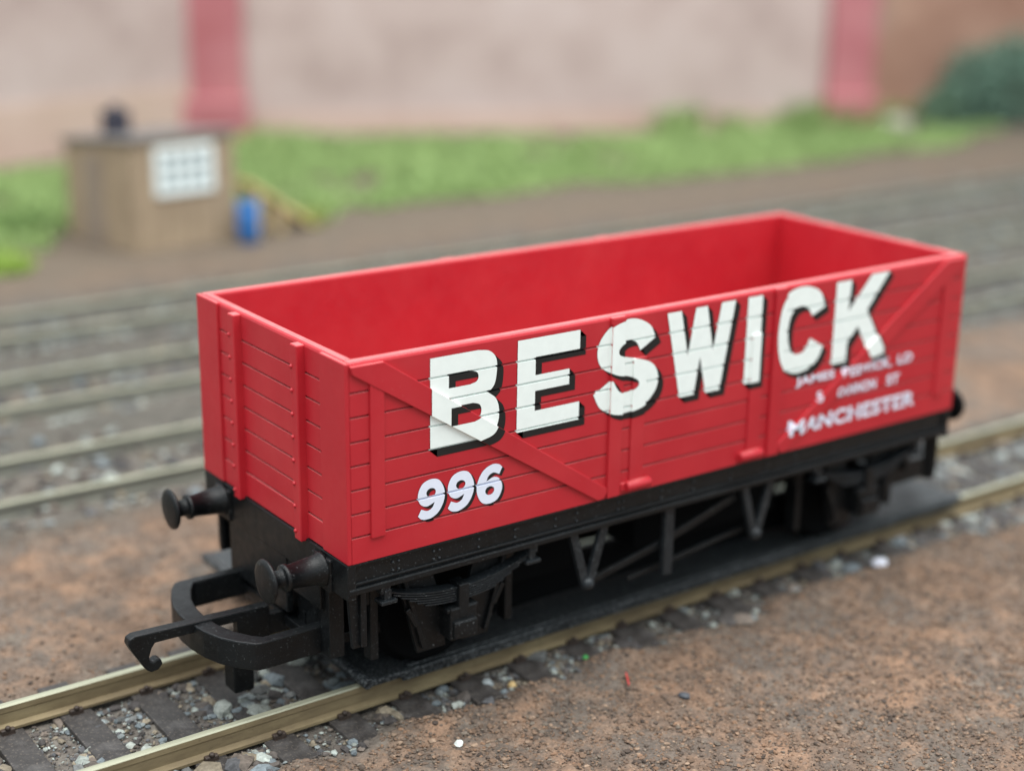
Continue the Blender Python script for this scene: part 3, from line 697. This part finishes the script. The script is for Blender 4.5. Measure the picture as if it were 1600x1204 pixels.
bush((46.7, 27.9, gz(46.7, 27.9)), 3.3, 1.6, 3.7, 7000, srgb(102, 130, 114), 'large dark bluish green bush at the far right against the brown wall')
bush((44.0, 28.4, gz(44.0, 28.4)), 1.5, .9, 1.9, 2200, srgb(104, 130, 108), 'smaller dark green bush at the left foot of the large one')
bush((5.9, 27.2, gz(5.9, 27.2)), .8, .8, .7, 1500, srgb(128, 154, 96), 'low olive green bush beside the left wall of the hut')
b = MB(); b.blob((0, 0, .3), .62, 3, (1.25, .7, .65), .10); b.blob((.6, .1, .2), .36, 3, (1.2, .8, .7), .1)
tag(b.build('boulder', flat('pale_rock', srgb(164, 156, 146), .85, .2, .2, 3, .5), None, (41.6, 28.6, gz(41.6, 28.6))), 'pale grey boulder at the foot of the right red pier', 'rock')

# ------------------------------------------------------------------ hut
HUTM = flat('hut_plank', srgb(158, 140, 118), .85, .2, .14, 1.6, .3)
ROOFM = flat('hut_roof_felt', srgb(112, 108, 106), .9, .2, .12, 2); DARK = flat('chimney_paint', srgb(52, 52, 64), .6, .4, .15, 3)
FRM = flat('white_window_paint', (.80, .86, .85), .5, .4, .04)
GLS = flat('pale_pane', srgb(128, 146, 150), .15, .5, .05)
hw, hd, hh, hb = 2.95, 3.4, 2.84, 2.50; th = R(8)
hz = gz(8.5, 24.5) - .05
ht = tag(empty('lineside_hut', (7.45, 23.45, hz), th), 'small square brown hut with a white framed window and flat grey roof', 'hut')
b = MB()
b.box(0, hw, 0, .12, 0, hh, .01); b.box(0, hw, hd - .12, hd, 0, hb, .01)
for xa in (0, hw - .12): b.prism([(.125, 0), (hd - .125, 0), (hd - .125, hb), (.125, hh - .01)], 0, xa, xa + .12, 0)
for k in range(8):
    xk = .1 + k * (hw - .2) / 7; b.box(xk - .03, xk + .03, -.03, .02, .05, hh - .05, .008)
    yk = .1 + k * (hd - .2) / 7; b.box(-.03, .02, yk - .03, yk + .03, .05, hb - .05, .008)
b.build('wall', HUTM, ht)
b = MB(); b.prism([(-.10, hh + .012), (hd + .10, hb - .008), (hd + .10, hb + .10), (-.10, hh + .13)], 0, -.10, hw + .10, .02); rf = b.build('roof', ROOFM, ht)
b = MB(); b.box(.55, 1.1, hd * .55, hd * .55 + .55, 2.62, 3.36, .03); b.lathe([(0, .16), (.14, .14)], (.82, hd * .55 + .27, 3.35), (0, 0, 1), 16); b.build('chimney', DARK, rf)
wx0, wx1, wz0, wz1 = .58, 2.28, 1.46, 2.66
b = MB(); fw = .17
b.box(wx0, wx1, -.10, .03, wz0, wz0 + fw, .02); b.box(wx0, wx1, -.10, .03, wz1 - fw, wz1, .02); b.box(wx0, wx0 + fw, -.095, .03, wz0 + fw, wz1 - fw, .02); b.box(wx1 - fw, wx1, -.095, .03, wz0 + fw, wz1 - fw, .02)
wn = b.build('window', FRM, ht)
b = MB()
for k in (1, 2, 3): xk = wx0 + fw + k * (wx1 - wx0 - 2 * fw) / 4; b.box(xk - .05, xk + .05, -.085, .02, wz0 + fw, wz1 - fw, .012)
for k in (1, 2): zk = wz0 + fw + k * (wz1 - wz0 - 2 * fw) / 3; b.box(wx0 + fw, wx1 - fw, -.08, .02, zk - .05, zk + .05, .012)
b.build('glazing_bar', FRM, wn)
b = MB(); b.box(wx0 + fw - .02, wx1 - fw + .02, -.05, -.035, wz0 + fw - .02, wz1 - fw + .02, 0); b.build('pane', GLS, wn)
b = MB(); b.box(-.06, .0, 1.5, 2.35, .05, 2.3, .015); b.build('door', flat('hut_door', srgb(142, 128, 116), .8, .2, .1, 2), ht)
# drum and sloping boards
tag(empty('oil_drum', (10.42, 23.25, gz(10.42, 23.25))), 'upright blue oil drum standing beside the hut', 'drum')
dr = bpy.data.objects['oil_drum']
BLUE = flat('blue_drum_paint', srgb(38, 104, 170), .5, .4, .1, 3)
b = MB(); b.lathe([(0, .26), (.02, .28), (.36, .28), (.38, .30), (.41, .30), (.43, .28), (.74, .28), (.76, .30), (.79, .30), (.81, .28), (1.06, .28), (1.08, .25), (1.06, .24)], (0, 0, 0), (0, 0, 1), 32); b.build('shell', BLUE, dr)
b = MB(); b.lathe([(0, .24), (.02, .24)], (0, 0, 1.04), (0, 0, 1), 32); b.lathe([(0, .05), (.05, .05)], (.12, 0, 1.06), (0, 0, 1), 12); b.build('lid', flat('drum_lid', srgb(84, 104, 150), .5), dr)
WOOD = flat('pale_timber', srgb(218, 194, 140), .8, .25, .15, 4, .2)
st = tag(empty('timber_ramp', (11.0, 23.9, gz(11.0, 23.9)), R(6)), 'sloping pale timber boards propped up beside the blue drum', 'ramp')
for k in range(3):
    b = MB(); b.bar((-.2, .1 + k * .34, 1.42), (1.75, .1 + k * .34, .08), .10, .30, .02); b.build('board', WOOD, st)
b = MB(); b.box(.02, .16, .0, .12, 0, 1.2, .01); b.box(.02, .16, .72, .84, 0, 1.2, .01); b.box(.70, .82, .0, .12, 0, .55, .01); b.box(.70, .82, .72, .84, 0, .55, .01); b.build('trestle', WOOD, st)

# ------------------------------------------------------------------ odd bits on the near ground
def bit(name, x, y, r, sc, c, label, cat, rough=.5, up=.3):
    b = MB(); b.blob((0, 0, 0), r, 2, sc, .12)
    tag(b.build(name, flat(name + '_stone', c, rough, .4, .12, 12), None, (x, y, gz(x, y) + r * up), random.uniform(0, 3)), label, cat)
bit('pebble', 8.3, .14, .11, (1.1, .9, .8), srgb(206, 208, 220), 'roundest white pebble lying at the sleeper ends near the right', 'pebble')
bit('pebble', 1.0, -.52, .06, (1.1, .8, .5), srgb(200, 204, 200), 'flat pale chip on the brown earth at the bottom of the view', 'pebble')
bit('pebble', 2.07, .50, .085, (1.1, .9, .8), srgb(150, 158, 160), 'smooth grey pebble between two front sleeper ends near the wagon end', 'pebble')
bit('pebble', 2.33, .36, .055, (1, .9, .8), srgb(196, 168, 116), 'small tan pebble beside the smooth grey one', 'pebble')
bit('pebble', 3.68, -1.07, .06, (1.2, .9, .6), srgb(70, 74, 80), 'dark slate coloured chip on the bare brown earth', 'pebble')
bit('crumb', 3.3, .24, .035, (1, 1, .7), srgb(60, 150, 76), 'tiny bright green crumb on a sleeper end', 'crumb', .6, .9)
b = MB(); b.bar((0, 0, .03), (.12, .20, .06), .014, .014, 0, (0, 0, 1)); tag(b.build('fibre', flat('red_fibre', srgb(190, 60, 60)), None, (3.30, -.56, gz(3.30, -.56))), 'short red fibre lying on the brown earth', 'fibre')
